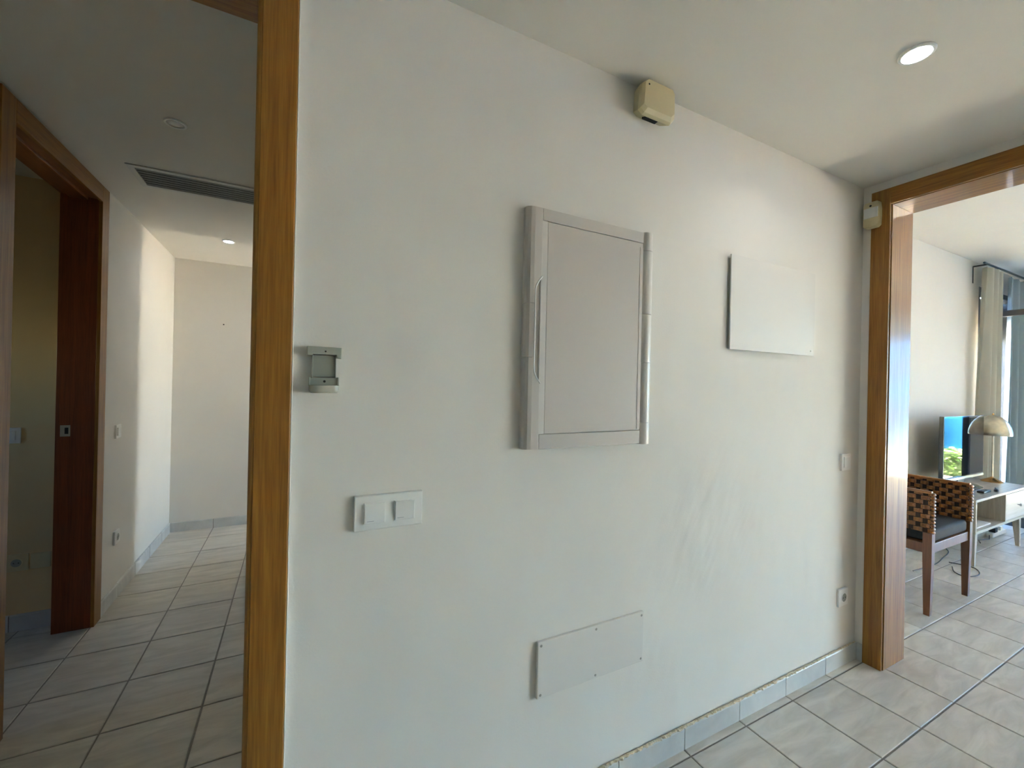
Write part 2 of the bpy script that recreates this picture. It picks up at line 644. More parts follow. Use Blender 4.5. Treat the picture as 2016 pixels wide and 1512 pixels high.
# ceilings
w = MB().box(-3.45, XR0, -2.6, 4.25, ZC, ZC + .12)
struct(w.build('ceiling', 'ceil'), 'white plaster ceiling of hall and corridor', 'ceiling')
w = MB().box(XR0, XB + .1, 2.35, 4.25, ZC, ZC + .12)
struct(w.build('ceiling_bedroom', 'ceil'), 'white ceiling of the bedroom', 'ceiling')
w = MB().box(XR1, XF, -8.6, YL, ZL, ZL + .12)
struct(w.build('ceiling_living', 'ceil'), 'white living room ceiling, higher than the hall', 'ceiling')

# ------------------------------------------------------------------ floors of separate tiles
GAP, TH = .0065, .008


def tile_mesh(mat):
    h = (P - GAP) / 2
    b = .0022
    mb = MB()
    r = [[(-h, -h), (h, -h), (h, h), (-h, h)], [(-h + b, -h + b), (h - b, -h + b), (h - b, h - b), (-h + b, h - b)]]
    mb.loft([[(x, y, -TH) for x, y in r[0]], [(x, y, -b * .8) for x, y in r[0]], [(x, y, 0) for x, y in r[1]]])
    return mb


def tile_floor(name, label, rects, ox, oy, mat='tile'):
    root = thing(name, label, 'floor', (rects[0][0], rects[0][2], 0), kind='structure')
    g = MB()
    for x0, x1, y0, y1 in rects:
        g.box(x0, x1, y0, y1, -.10, -.0035)
    g.build('grout_bed', 'grout', root)
    rest = bmesh.new()
    proto = None
    cells = set()
    for x0, x1, y0, y1 in rects:
        for i in range(math.floor((x0 - ox) / P), math.ceil((x1 - ox) / P)):
            for j in range(math.floor((y0 - oy) / P), math.ceil((y1 - oy) / P)):
                c = (ox + (i + .5) * P, oy + (j + .5) * P)
                if x0 < c[0] < x1 and y0 < c[1] < y1:
                    cells.add((i, j))
    src = tile_mesh(mat)
    far = MB()
    for i, j in sorted(cells):
        c = Vector((ox + (i + .5) * P, oy + (j + .5) * P, 0))
        q = [project((c.x + sx * P / 2, c.y + sy * P / 2, 0)) for sx in (-1, 1) for sy in (-1, 1)]
        q = [k for k in q if k]
        seen = q and max(k[0] for k in q) > -250 and min(k[0] for k in q) < 2300 and min(k[1] for k in q) < 1750 and c.x > -1.9
        if seen:
            if proto is None:
                for v in src.bm.verts:
                    v.co += c
                proto = src.build('tile', mat, root, loc=c)
            else:
                copy_of(proto, root, c)
        else:
            t = tile_mesh(mat)
            for v in t.bm.verts:
                v.co += c
            me = bpy.data.meshes.new('t')
            t.bm.to_mesh(me)
            t.bm.free()
            far.bm.from_mesh(me)
            bpy.data.meshes.remove(me)
    if len(far.bm.verts):
        o = far.build('outlying_tiles', mat, root)
        o['kind'] = 'stuff'
    return root


JX, JY = 1.355 % P, -.0409
tile_floor('floor', 'pale grey stoneware tiles of the hall and living room floor',
           [(-1.45, 2.70, -2.5, .30), (2.70, 8.5, -8.65, .72)], JX, JY)
CJX, CJY = -.6497, 2.9938
tile_floor('floor_corridor', 'shaded beige stoneware tiles of the corridor floor',
           [(-1.03, .10, .29, 3.75), (-3.35, -1.03, .12, 2.2), (.10, XB + .1, 2.4, 4.2)], CJX, CJY)


# ------------------------------------------------------------------ skirting tiles
def skirting(name, label, a, b, normal, off, h=.084, joint0=None, skip=None):
    """tile skirting from a to b (xy on the wall face), standing out along normal"""
    a, b, n = Vector((*a, 0)), Vector((*b, 0)), Vector((*normal, 0))
    d = (b - a).normalized()
    Ltot = (b - a).length
    root = thing(name, label, 'baseboard', a, kind='structure')
    s, k = 0., 0
    cuts = [0.]
    s = joint0 if joint0 is not None else P
    while s < Ltot - .004:
        if s > .004:
            cuts.append(s)
        s += P
    cuts.append(Ltot)
    for s0, s1 in zip(cuts, cuts[1:]):
        p0, p1 = a + d * (s0 + .0022), a + d * (s1 - .0022)
        mb = MB()
        prof = [(0.0, .0), (.011, .0), (.011, h - .006), (.0085, h - .0015), (.005, h), (0, h)]
        mb.loft([[p + n * u + Vector((0, 0, v)) for u, v in prof] for p in (p0, p1)])
        mb.build('tile', 'base_tile', root)
    j = MB()
    j.loft([[p + n * u + Vector((0, 0, v)) for u, v in [(0, 0), (.0085, 0), (.0085, h - .004), (0, h - .003)]] for p in (a, b)])
    j.build('joint', 'grout', root)
    return root


ja = (1.355 - (-.008)) % P
bf = skirting('baseboard_front', 'pale skirting tiles with crumbling top filler along the hall wall', (-.008, -.0005), (XR0, -.0005), (0, -1), 0, joint0=ja)
# crumbling filler bead on top of the skirting
mb = MB()
pts = []
x = 0.0
random.seed(3)
rings = []
while x < XR0 - .012:
    lo = .5 + .5 * math.sin(x * 9)
    r = .0022 + .0028 * random.random() * (1 if x > .7 else .4) * (1 - .7 * max(0, (x - 2.0) / .6))
    zc = .0855 + .0035 * (random.random() - .3)
    rings.append([(x, -.0015 - r * 1.7 + r * 1.7 * math.cos(a) * 1.0, zc + r * math.sin(a)) for a in [k * math.pi / 3 for k in range(6)]])
    x += .006 + .006 * random.random()
mb.loft(rings)
mb.build('filler_bead', 'caulk', bf)
skirting('baseboard_right', 'short skirting tile between hall corner and oak doorway', (XR0, -.011), (XR0, -.040), (-1, 0), 0)
skirting('baseboard_left', 'skirting tiles along the corridor wall past the doorway', (XC0, 2.068), (XC0, YE), (1, 0), 0, joint0=(CJY - 2.068) % P)
skirting('baseboard_end', 'skirting tiles along the corridor end wall', (XC0 + .011, YE), (XC1, YE), (0, -1), 0, joint0=(CJX - XC0 - .011) % P)
skirting('baseboard_study', 'shaded skirting tiles in the dark room', (-3.3, 2.10), (XD - .02, 2.10), (0, -1), 0, h=.088)
skirting('baseboard_living', 'skirting tiles behind the television stand', (XR1, YL), (WX0 - .02, YL), (0, -1), 0)


# ------------------------------------------------------------------ door casings
def casing_profile(x0, x1, y_wall, out, inner):
    """flat casing board with a rounded inner edge and a shallow groove; section in plan"""
    s = 1 if inner == 'hi' else -1
    a, b = (x0, x1) if s > 0 else (x1, x0)          # a = outer edge, b = inner edge
    return a, b


# trim_1: doorway from the hall into the corridor
t1 = thing('trim_1', 'thick oak casing post of the corridor doorway, nearest the camera', 'door trim', (-.05, 0, 0), kind='structure')
mb = MB()
# plan section (x, y) of the upright: front face at y=-.018, small rounded step on the opening side
sec = [(-.008, 0), (-.008, -.016), (-.0105, -.0185), (-.0805, -.0185), (-.0825, -.0165), (-.0845, -.0165), (-.0885, -.0150), (-.0915, -.011), (-.0925, -.005), (-.0925, .175), (-.06, .175), (-.06, 0)]
mb.prism(sec, 0, 2.41, 'Z')
mb.build('upright', 'oak_z', t1, True)
box('caulk_line', 'white_pl', t1, -.0078, -.0052, -.0135, -.0002, 0, ZC - .001, .0008)
mb = MB()
mb.prism([(-.95 + .008, 0), (-.95 + .008, -.0185), (-.862, -.0185), (-.852, -.010), (-.852, .175), (-.95 + .008, .175)][::-1], 0, 2.41, 'Z')
mb.build('upright', 'oak_z', t1)
box('head_casing', 'oak_x', t1, -.852, -.0925, -.0185, 0, DH, 2.41, .002)
box('head_lining', 'oak_x', t1, -.852, -.0925, 0, .178, DH, 2.358, .001)
box('back_casing', 'oak_x', t1, -.95, -.02, .170, .188, DH + .001, 2.41, .002)

# trim_2: wide doorway from the hall into the living room
t2 = thing('trim_2', 'oak casing of the wide living room doorway with shiny inner face', 'door trim', (XR0, -.12, 0), kind='structure')
CY0, CY1 = -.040, -.118
box('upright', 'oak_z', t2, XR0 - .016, XR0, CY1, CY0, 0, 2.405, .0015)
box('upright', 'oak_z', t2, XR0 - .016, XR0, DY0 - .015, DY0 + .063, 0, 2.405, .0015)
box('head_casing', 'oak_y', t2, XR0 - .016, XR0, DY0 + .063, CY1, DH - .01, 2.405, .0015)
box('jamb', 'gloss_z', t2, XR0, XR1 + .016, CY1 - .004, CY1 + .018, 0, DH, .0015)
box('jamb', 'gloss_z', t2, XR0, XR1 + .016, DY0, DY0 + .024, 0, DH, .0015)
box('head_lining', 'gloss_y', t2, XR0, XR1 + .016, DY0 + .024, CY1 - .004, DH - .012, DH + .012, .0015)
box('back_casing', 'oak_z', t2, XR1, XR1 + .016, CY1 + .018, CY0, 0, 2.405, .0015)
box('back_casing', 'oak_z', t2, XR1, XR1 + .016, DY0 - .08, DY0, 0, 2.405, .0015)
box('back_head', 'oak_y', t2, XR1, XR1 + .016, DY0, CY1 + .018, DH + .012, 2.405, .0015)

# trim_3: doorway from the corridor into the dark room
t3 = thing('trim_3', 'red-brown door frame of the dark room off the corridor', 'door trim', (XC0, LD1, 0), kind='structure')
box('casing', 'oak_z', t3, XC0, XC0 + .016, LD1 - .004, LD1 + .088, 0, 2.432, .0015)
box('casing', 'oak_z', t3, XC0, XC0 + .016, LD0 - .088, LD0 + .004, 0, 2.432, .0015)
box('head_casing', 'oak_y', t3, XC0, XC0 + .016, LD0 + .004, LD1 - .004, DH + .008, 2.432, .0015)
box('jamb', 'red_z', t3, XD - .016, XC0, LD1 - .004, LD1 + .019, 0, DH + .02, .0012)
box('jamb', 'red_z', t3, XD - .016, XC0, LD0 - .019, LD0 + .004, 0, DH + .02, .0012)
box('head_lining', 'red_y', t3, XD - .016, XC0 - .003, LD0 + .004, LD1 - .004, DH + .018, DH + .028, .0012)
box('door_stop', 'red_y', t3, XD + .02, XC0 - .045, LD0 + .004, LD1 - .004, DH + .004, DH + .018, .001)
sp = box('strike_plate', 'steel', t3, XD + .004, XD + .044, LD1 - .0055, LD1 - .0042, 1.055, 1.115, .0004)
box('latch_hole', 'hole', sp, XD + .022, XD + .037, LD1 - .0059, LD1 - .0056, 1.068, 1.102)


# ------------------------------------------------------------------ fuse box
FX0, FX1, FZ0, FZ1 = .612, 1.128, 1.190, 1.927
fb = thing('fuse_box', 'white fuse box cabinet with closed door and rounded sides on the hall wall', 'fuse box', ((FX0 + FX1) / 2, 0, FZ0))
mb = MB()
mb.box(FX0 + .012, FX1 - .012, -.010, -.0005, FZ0 + .004, FZ1 - .004, .001)
mb.build('back_plate', 'fuse_pl', fb)


def half_round(xc, a, b, z0, z1, cut=None):
    mb = MB()
    sec = [(xc - a, -.0005)] + [(xc - a * math.cos(k * math.pi / 14), -.004 - (b - .004) * math.sin(k * math.pi / 14) ** .8) for k in range(15)] + [(xc + a, -.0005)]
    mb.prism(sec, z0, z1, 'Z')
    return mb


lx = FX0 + .028
LZ = [FZ0, 1.470, 1.634, FZ1]
# left side: flat-fronted rounded cover in three lengths, with a finger recess cut into its inner edge
for z0, z1 in zip(LZ, LZ[1:]):
    mb = MB()
    sec = [(FX0, -.0005), (FX0, -.012), (FX0 + .004, -.021), (FX0 + .012, -.027), (FX0 + .024, -.0295)]
    inner = FX0 + .052
    hz0, hz1 = 1.392, 1.718

    def rec(z):                                   # how far the recess bites into the cover at height z
        if z <= hz0 or z >= hz1:
            return 0.
        e = min(z - hz0, hz1 - z)
        return .023 * min(1, math.sin(min(1, e / .045) * math.pi / 2))
    zs = [z0 + .0006] + [k for k in [hz0 + .001 + i * .006 for i in range(9)] + [hz1 - .001 - i * .006 for i in range(9)] if z0 + .002 < k < z1 - .002] + [z1 - .0006]
    zs = sorted(zs)
    rings = []
    for z in zs:
        i = inner - rec(z)
        rings.append([(x, y, z) for x, y in sec + [(i - .002, -.0297), (i, -.0285), (i, -.0005)]])
    mb.loft(rings)
    mb.build('side_cover', 'fuse_pl', fb)
mb = MB().box(FX0 + .026, FX0 + .056, -.0235, -.006, 1.385, 1.725)
mb.build('handle_recess', 'fuse_pl', fb)
highlight_pts = []
for k in range(41):
    zz = 1.392 + (1.718 - 1.392) * k / 40
    ee = min(zz - 1.392, 1.718 - zz)
    highlight_pts.append((FX0 + .0525 - .023 * min(1, math.sin(min(1, ee / .045) * math.pi / 2)), -.0292, zz))
MB().tube(highlight_pts, .0024, 8).build('handle_lip_highlight', 'white_pl', fb, True)  # white tube paints the bright highlight along the recess edge
# right side: round cover in short lengths
rxc = FX1 - .027
RZ = [FZ0 - .004, 1.262, 1.473, 1.643, 1.866, FZ1 + .004]
for k, (z0, z1) in enumerate(zip(RZ, RZ[1:])):
    half_round(rxc, .027, .033, z0 + .0007, z1 - .0007).build('hinge_cover', 'fuse_lt', fb, True)
# frame bands
DZ0, DZ1 = 1.236, 1.889
box('frame_band', 'fuse_pl', fb, FX0 + .053, rxc - .027, -.0285, -.010, DZ1 + .001, FZ1, .0012)
box('frame_band', 'fuse_pl', fb, FX0 + .053, rxc - .027, -.0285, -.010, FZ0, DZ0 - .001, .0012)
dr = box('door', 'fuse_pl', fb, .660, rxc - .0275, -.0265, -.012, DZ0, DZ1, .0012)
box('door_panel', 'fuse_pl', dr, .684, 1.058, -.0275, -.0266, DZ0 + .0015, DZ1 - .0015, .0004)
box('edge_strip', 'fuse_lt', dr, .660, .681, -.0290, -.0266, DZ0, DZ1, .0008)
box('edge_strip', 'fuse_pl', dr, 1.0595, rxc - .028, -.0285, -.0266, DZ0 + .005, DZ1 - .015, .0005)

# ------------------------------------------------------------------ blank cover plates
cp = thing('cover_plate', 'blank white rectangular cover plate standing slightly off the wall', 'cover plate', (1.88, 0, 1.55))
box('plate', 'white_box', cp, 1.563, 2.168, -.0155, -.0100, 1.549, 1.935, .0012)
box('back_box', 'white_box', cp, 1.60, 2.13, -.0100, -.0005, 1.585, 1.90, .001)
MB().lathe([(.0045, 0), (.0045, -.0012), (.003, -.0018)], (2.140, -.0155, 1.572), 'Y', 12).build('screw', 'screw', cp)

lp = thing('access_panel', 'low white access panel held by six screws above the skirting', 'access panel', (.91, 0, .40))
box('plate', 'white_box', lp, .688, 1.130, -.0125, -.0005, .405, .583, .003)
for sx in (.700, .915, 1.118):
    for sz in (.417, .571):
        MB().lathe([(.0042, 0), (.0042, -.0008), (.0026, -.0014)], (sx, -.0125, sz), 'Y', 12).build('screw', 'screw', lp)


# ------------------------------------------------------------------ switches and sockets
def rocker(parent, cx, cz, s, y, tilt):
    """square rocker pressed in at the bottom or top; mark printed near its lower edge"""
    h = s / 2
    lo, hi = (y - .007, y - .0035) if tilt > 0 else (y - .0035, y - .007)
    mb = MB()
    mb.loft([[(cx - h, y, cz - h), (cx + h, y, cz - h), (cx + h, y, cz + h), (cx - h, y, cz + h)],
             [(cx - h, lo + .001, cz - h), (cx + h, lo + .001, cz - h), (cx + h, hi + .001, cz + h), (cx - h, hi + .001, cz + h)],
             [(cx - h + .001, lo, cz - h + .001), (cx + h - .001, lo, cz - h + .001), (cx + h - .001, hi, cz + h - .001), (cx - h + .001, hi, cz + h - .001)]])
    r = mb.build('rocker', 'white_pl', parent)
    q = .12
    ym = lo + (hi - lo) * q
    mb = MB()
    mb.box(cx - h * .78, cx - h * .1, ym - .0004, ym + .0006, cz - h + q * s - .0006, cz - h + q * s + .0006)
    mb.build('printed_mark', 'mark', r)
    return r


ds = thing('light_switch', 'white double light switch with two square rockers beside the oak post', 'light switch', (.227, 0, 1.0))
mb = MB()
SX0, SX1, SZ0, SZ1 = .1385, .3125, 1.0045, 1.0935
mb.loft([[(x, y, z) for x, z in ((SX0 - i, SZ0 - i), (SX1 + i, SZ0 - i), (SX1 + i, SZ1 + i), (SX0 - i, SZ1 + i))] for y, i in ((-.0005, 0), (-.010, 0), (-.0125, -.0018))])
mb.build('plate', 'white_pl', ds)
for cx, tl in ((.188, 1), (.2645, -1)):
    box('rocker_frame', 'white_pl', ds, cx - .0275, cx + .0275, -.0138, -.0124, 1.0215, 1.0765, .0006)
    rocker(ds, cx, 1.049, .050, -.0138, tl)


def single_switch(name, label, c, u, n, h=.041, gangs=1):
    """one-rocker switch; c on the wall, u along the wall, n out of the wall"""
    c, u, n = Vector(c), Vector(u), Vector(n)
    z = Vector((0, 0, 1))
    t = thing(name, label, 'light switch', c - z * h)

    def slab(nm, mat, w_, h_, d0, d1, du=0, dz=0, inset=.0015, parent=t):
        mb = MB()
        mb.loft([[c + u * (sx * (w_ - i) + du) + z * (sz * (h_ - i) + dz) + n * d for sx, sz in ((-1, -1), (1, -1), (1, 1), (-1, 1))] for d, i in ((d0, 0), (d1 - .001, 0), (d1, inset))])
        return mb.build(nm, mat, parent)
    slab('plate', 'white_pl', h * gangs, h, .0005, .010)
    for k in range(gangs):
        slab('rocker', 'white_pl', h * .62, h * .62, .010, .0145, du=(k - (gangs - 1) / 2) * h * 1.9)
    return t, slab


def socket(name, label, c, u, n, h=.041, mat='white_pl'):
    c, u, n = Vector(c), Vector(u), Vector(n)
    z = Vector((0, 0, 1))
    t = thing(name, label, 'power socket', c - z * h)
    mb = MB()
    mb.loft([[c + u * (sx * (h - i)) + z * (sz * (h - i)) + n * d for sx, sz in ((-1, -1), (1, -1), (1, 1), (-1, 1))] for d, i in ((.0005, 0), (.009, 0), (.0105, .0016))])
    mb.build('plate', mat, t)

    def ring(prof, nm, mt):
        mb = MB()
        mb.loft([[c + (u * math.cos(k * math.pi / 14) + z * math.sin(k * math.pi / 14)) * r + n * d for k in range(28)] for r, d in prof])
        return mb.build(nm, mt, t)
    ring([(.0245, .0105), (.0245, .0125), (.0215, .0130)], 'rim', mat)
    ring([(.0208, .0130), (.0205, .0133)], 'well', 'grey_dk')
    for s in (-1, 1):
        mb = MB()
        cc = c + u * (s * .0095)
        mb.loft([[cc + (u * math.cos(k * math.pi / 5) + z * math.sin(k * math.pi / 5)) * .0028 + n * d for k in range(10)] for d in (.0132, .0136)])
        mb.build('pin_hole', 'hole', t)
    return t


single_switch('light_switch', 'white single light switch on the hall wall beside the living room doorway', (2.492, 0, 1.030), (1, 0, 0), (0, -1, 0), .0425)
socket('wall_socket', 'white round wall socket near the floor beside the living room doorway', (2.490, 0, .345), (1, 0, 0), (0, -1, 0), .0425)
single_switch('light_switch', 'small light switch on the corridor wall past the red-brown frame', (XC0, 2.305, 1.042), (0, 1, 0), (1, 0, 0))
socket('wall_socket', 'low wall socket on the corridor wall past the red-brown frame', (XC0, 2.318, .384), (0, 1, 0), (1, 0, 0))
single_switch('light_switch', 'shaded double switch on the beige wall of the dark room', (-1.395, 2.10, 1.054), (1, 0, 0), (0, -1, 0), .042, 2)
socket('wall_socket', 'round wall socket low on the dark room wall', (-1.315, 2.10, .368), (1, 0, 0), (0, -1, 0), .045, 'cream_pl')
bp = box('blank_plate', 'cream_pl', None, -1.262, -1.182, 2.089, 2.0995, .327, .409, .002, loc=(-1.222, 2.0995, .327))
tag(bp, 'faint blank plate right of the round socket in the dark room', 'cover plate')

# ------------------------------------------------------------------ intercom holder by the oak post
ih = thing('intercom_holder', 'empty grey plastic intercom holder next to the oak post', 'intercom holder', (.062, 0, 1.355))
mb = MB()
mb.prism([(.0375, 1.395), (.0865, 1.395), (.0865, 1.447), (.0375, 1.447)], -.012, -.0005, 'Y')
mb.build('neck', 'grey_dk', ih)
for xs in (.0350, .0865):
    box('neck_edge', 'grey_pl', ih, xs, xs + .0022, -.0165, -.0005, 1.392, 1.447, .0006)
hb = MB()
hb.prism([(.0245, 1.446), (.0365, 1.446), (.0365, 1.449), (.0885, 1.449), (.0885, 1.442), (.1000, 1.440), (.1005, 1.467), (.0240, 1.468)], -.022, -.0005, 'Y', .0012)
hb = hb.build('top_bar', 'grey_pl', ih)
MB().lathe([(.0022, 0), (.0022, -.0006)], (.064, -.0222, 1.4565), 'Y', 10).build('screw_hole', 'hole', hb)
mb = MB()
mb.prism([(.0305, 1.393), (.0935, 1.393), (.0935, 1.372), (.0305, 1.372)], -.016, -.0005, 'Y', .0012)
lp2 = mb.build('bottom_plate', 'grey_dk', ih)
MB().lathe([(.0030, 0), (.0030, -.0006)], (.063, -.0162, 1.384), 'Y', 10).build('screw_hole', 'hole', lp2)
mb = MB()
cup = []
for d, ins in ((.0, 0), (1., 0)):
    pass
outl = [(.029, -.0005), (.0285, -.030), (.033, -.036), (.045, -.0395), (.062, -.0405), (.079, -.0395), (.091, -.036), (.0955, -.030), (.095, -.0005)]
inl = [(.0325, -.016), (.0325, -.029), (.036, -.0325), (.047, -.0355), (.062, -.0365), (.077, -.0355), (.088, -.0325), (.0915, -.029), (.0915, -.016)]
co = Vector((.062, -.018))
mb.loft([[(co.x + (x - co.x) * k, co.y + (y - co.y) * k, z) for x, y in outl] for z, k in ((1.3560, .86), (1.3570, .93), (1.3600, .985), (1.3640, 1.0), (1.374, 1.0))])
cupo = mb.build('cradle', 'cradle', ih, True)
mb = MB()
mb.loft([[(x, y, 1.3742) for x, y in inl], [(x, y, 1.3748) for x, y in inl]])
mb.build('cradle_seat', 'grey_dk', cupo)
for xs in (.0285, .0925):
    box('cradle_cheek', 'grey_pl', cupo, xs, xs + .003, -.020, -.0005, 1.372, 1.394, .0006)

# ------------------------------------------------------------------ siren under the ceiling
sr = thing('alarm_siren', 'yellowed cream alarm siren box high on the wall under the ceiling', 'alarm siren', (1.09, 0, 2.32))
base_o = [(1.012, 2.338), (1.018, 2.425), (1.035, 2.440), (1.165, 2.440), (1.178, 2.425), (1.178, 2.345), (1.160, 2.326), (1.030, 2.326)]


def scale_o(o, k, dz=0):
    cx, cz = 1.095, 2.383
    return [(cx + (x - cx) * k, cz + (z - cz) * k + dz) for x, z in o]


mb = MB()
mb.loft([[(x, y, z) for x, z in scale_o(base_o, k, dz)] for y, k, dz in ((-.0005, .86, .008), (-.036, 1.0, 0), (-.046, .965, .003), (-.055, .86, .010))])
body = mb.build('housing', 'cream_pl', sr)
box('sounder_slot', 'hole', body, 1.048, 1.108, -.034, -.018, 2.3260, 2.3345)
MB().lathe([(.0032, 0), (.0032, -.0008)], (1.044, -.0552, 2.425), 'Y', 10).build('led_hole', 'hole', body)

sr.location.x += .015

# ------------------------------------------------------------------ motion detector on the casing
md = thing('motion_detector', 'small white motion detector in the corner on the doorway casing', 'motion detector', (XR0 - .016, -.05, 2.218))
oy0, oy1, oz0, oz1 = -.086, -.018, 2.222, 2.352
out_o = [(oy0 + .002, oz0 + .010), (oy0, oz0 + .05), (oy0, oz1 - .04), (oy0 + .004, oz1 - .006), (oy0 + .012, oz1), (oy1 - .008, oz1), (oy1, oz1 - .008), (oy1, oz0 + .008), (oy1 - .010, oz0), (oy0 + .012, oz0)]
cy, cz = -.052, 2.287
mb = MB()
mb.loft([[(x, cy + (y - cy) * k, cz + (z - cz) * k) for y, z in out_o] for x, k in ((XR0 - .0165, 1), (XR0 - .042, 1), (XR0 - .050, .94), (XR0 - .053, .82))])
hb = mb.build('housing', 'cream_pl', md, True)
mb = MB()
mb.loft([[(x, y, z) for y, z in ((cy - h, 2.268), (cy + h, 2.268), (cy + h, 2.318), (cy - h, 2.318))] for x, h in ((XR0 - .050, .031), (XR0 - .0555, .029), (XR0 - .0575, .022))])
mb.build('lens', 'lens', hb)
MB().lathe([(.005, 0), (.005, -.001)], (XR0 - .0532, cy, 2.329), 'X', 10).build('logo_dot', 'hole', hb)


# ------------------------------------------------------------------ ceiling lamps
def downlight(c, r, on, label, power=0.):
    t = thing('downlight', label, 'ceiling light', (c[0], c[1], ZC), 'recessed downlights')
    MB().lathe([(r, 0), (r, -.003), (r * .93, -.006), (r * .80, -.006), (r * .76, -.002)], (c[0], c[1], ZC), 'Z', 36, False).build('rim', 'white_pl', t, True)
    MB().lathe([(r * .78, -.0015), (r * .6, -.003), (.001, -.0035)], (c[0], c[1], ZC), 'Z', 28).build('glass', 'lamp_on' if on else 'lamp_off', t, True)
    if on:
        l = bpy.data.lights.new('downlight_bulb', 'AREA')
        l.shape = 'DISK'
        l.size = r * 1.2
        l.energy = power
        l.color = (.95, .97, 1.0)
        l.spread = R(150)
        o = bpy.data.objects.new('downlight_bulb', l)
        COL.objects.link(o)
        o.parent = t
        o.location = (0, 0, -.012)
    return t


downlight((1.711, -.529), .046, True, 'lit recessed ceiling spotlight in the hall before the living room', 0.14)
downlight((-.468, 1.092), .040, False, 'unlit recessed spotlight in the corridor ceiling in front of the air grille')
downlight((-.482, 2.80), .042, True, 'lit recessed spotlight at the far end of the corridor', 0.05)

# air grille in the corridor ceiling
ag = thing('air_grille', 'long slatted air grille set in the corridor ceiling', 'air grille', (-.45, 1.76, ZC))
GX0, GX1, GY0, GY1 = -.778, -.06, 1.625, 1.905
mb = MB()
for a in ((GX0, GX1, GY0, GY0 + .03), (GX0, GX1, GY1 - .03, GY1), (GX0, GX0 + .028, GY0 + .03, GY1 - .03), (GX1 - .028, GX1, GY0 + .03, GY1 - .03)):
    mb.box(*a, ZC - .006, ZC - .0005, .001)
mb.build('frame', 'grille', ag)
box('dark_duct', 'hole', ag, GX0 + .028, GX1 - .028, GY0 + .03, GY1 - .03, ZC - .0012, ZC - .0004)
n = 7
first = None
for k in range(n):
    y = GY0 + .03 + (k + .5) * (GY1 - GY0 - .06) / n
    b = Vector((GX0 + .028, y, ZC))
    if first is None:
        mb = MB()
        mb.loft([[(x, y + u, ZC + v) for u, v in ((-.004, -.0013), (-.002, -.0013), (.006, -.0058), (.004, -.0062))] for x in (GX0 + .028, GX1 - .028)])
        first = mb.build('slat', 'slat', ag, loc=b)
    else:
        copy_of(first, ag, b)

# plug hole in the corridor end wall
ph = MB().lathe([(.006, 0), (.0055, -.0012)], (-.604, YE - .0005, 1.885), 'Y', 12).build('wall_plug', 'hole', None, loc=(-.604, YE, 1.885))
tag(ph, 'small dark screw plug in the corridor end wall', 'wall plug')

# ------------------------------------------------------------------ living room: woven armchair
CX0, CX1, CYF, CYB = 3.525, 4.165, -.005, .50
ch = thing('armchair', 'brown woven rattan armchair with dark cushion and wooden legs', 'chair', ((CX0 + CX1) / 2, .25, 0))


def leg(x, y, top, dx, dy, w=.044, w2=.030):
    mb = MB()
    rings = []
    for z, ww, sx, sy in ((0.0, w2, dx, dy), (.36, w, 0, 0), (top, w, 0, 0)):
        h = ww / 2
        cx, cy = x + sx, y + sy
        rings.append([(cx - h, cy - h, z), (cx + h, cy - h, z), (cx + h, cy + h, z), (cx - h, cy + h, z)])
    mb.loft(rings)
    return mb.build('leg', 'chairwood', ch)


for x in (CX0 + .022, CX1 - .022):
    s = -1 if x < 3.8 else 1
    leg(x, CYF + .022, .515, 0, 0)
    leg(x, CYB - .022, .515, 0, .012)
box('seat_rail', 'chairwood', ch, CX0 + .044, CX1 - .044, CYF + .008, CYF + .034, .385, .445, .003)
box('seat_rail', 'chairwood', ch, CX0 + .044, CX1 - .044, CYB - .034, CYB - .008, .385, .445, .003)
box('seat_rail', 'chairwood', ch, CX0 + .008, CX0 + .034, CYF + .044, CYB - .044, .385, .445, .003)
box('seat_rail', 'chairwood', ch, CX1 - .034, CX1 - .008, CYF + .044, CYB - .044, .385, .445, .003)
box('seat_board', 'chairwood', ch, CX0 + .034, CX1 - .034, CYF + .034, CYB - .034, .425, .443, .002)
mb = MB()
mb.box(CX0 + .046, CX1 - .046, CYF + .012, CYB - .046, .446, .525, .022, 4)
mb.build('cushion', 'cushion', ch, True)


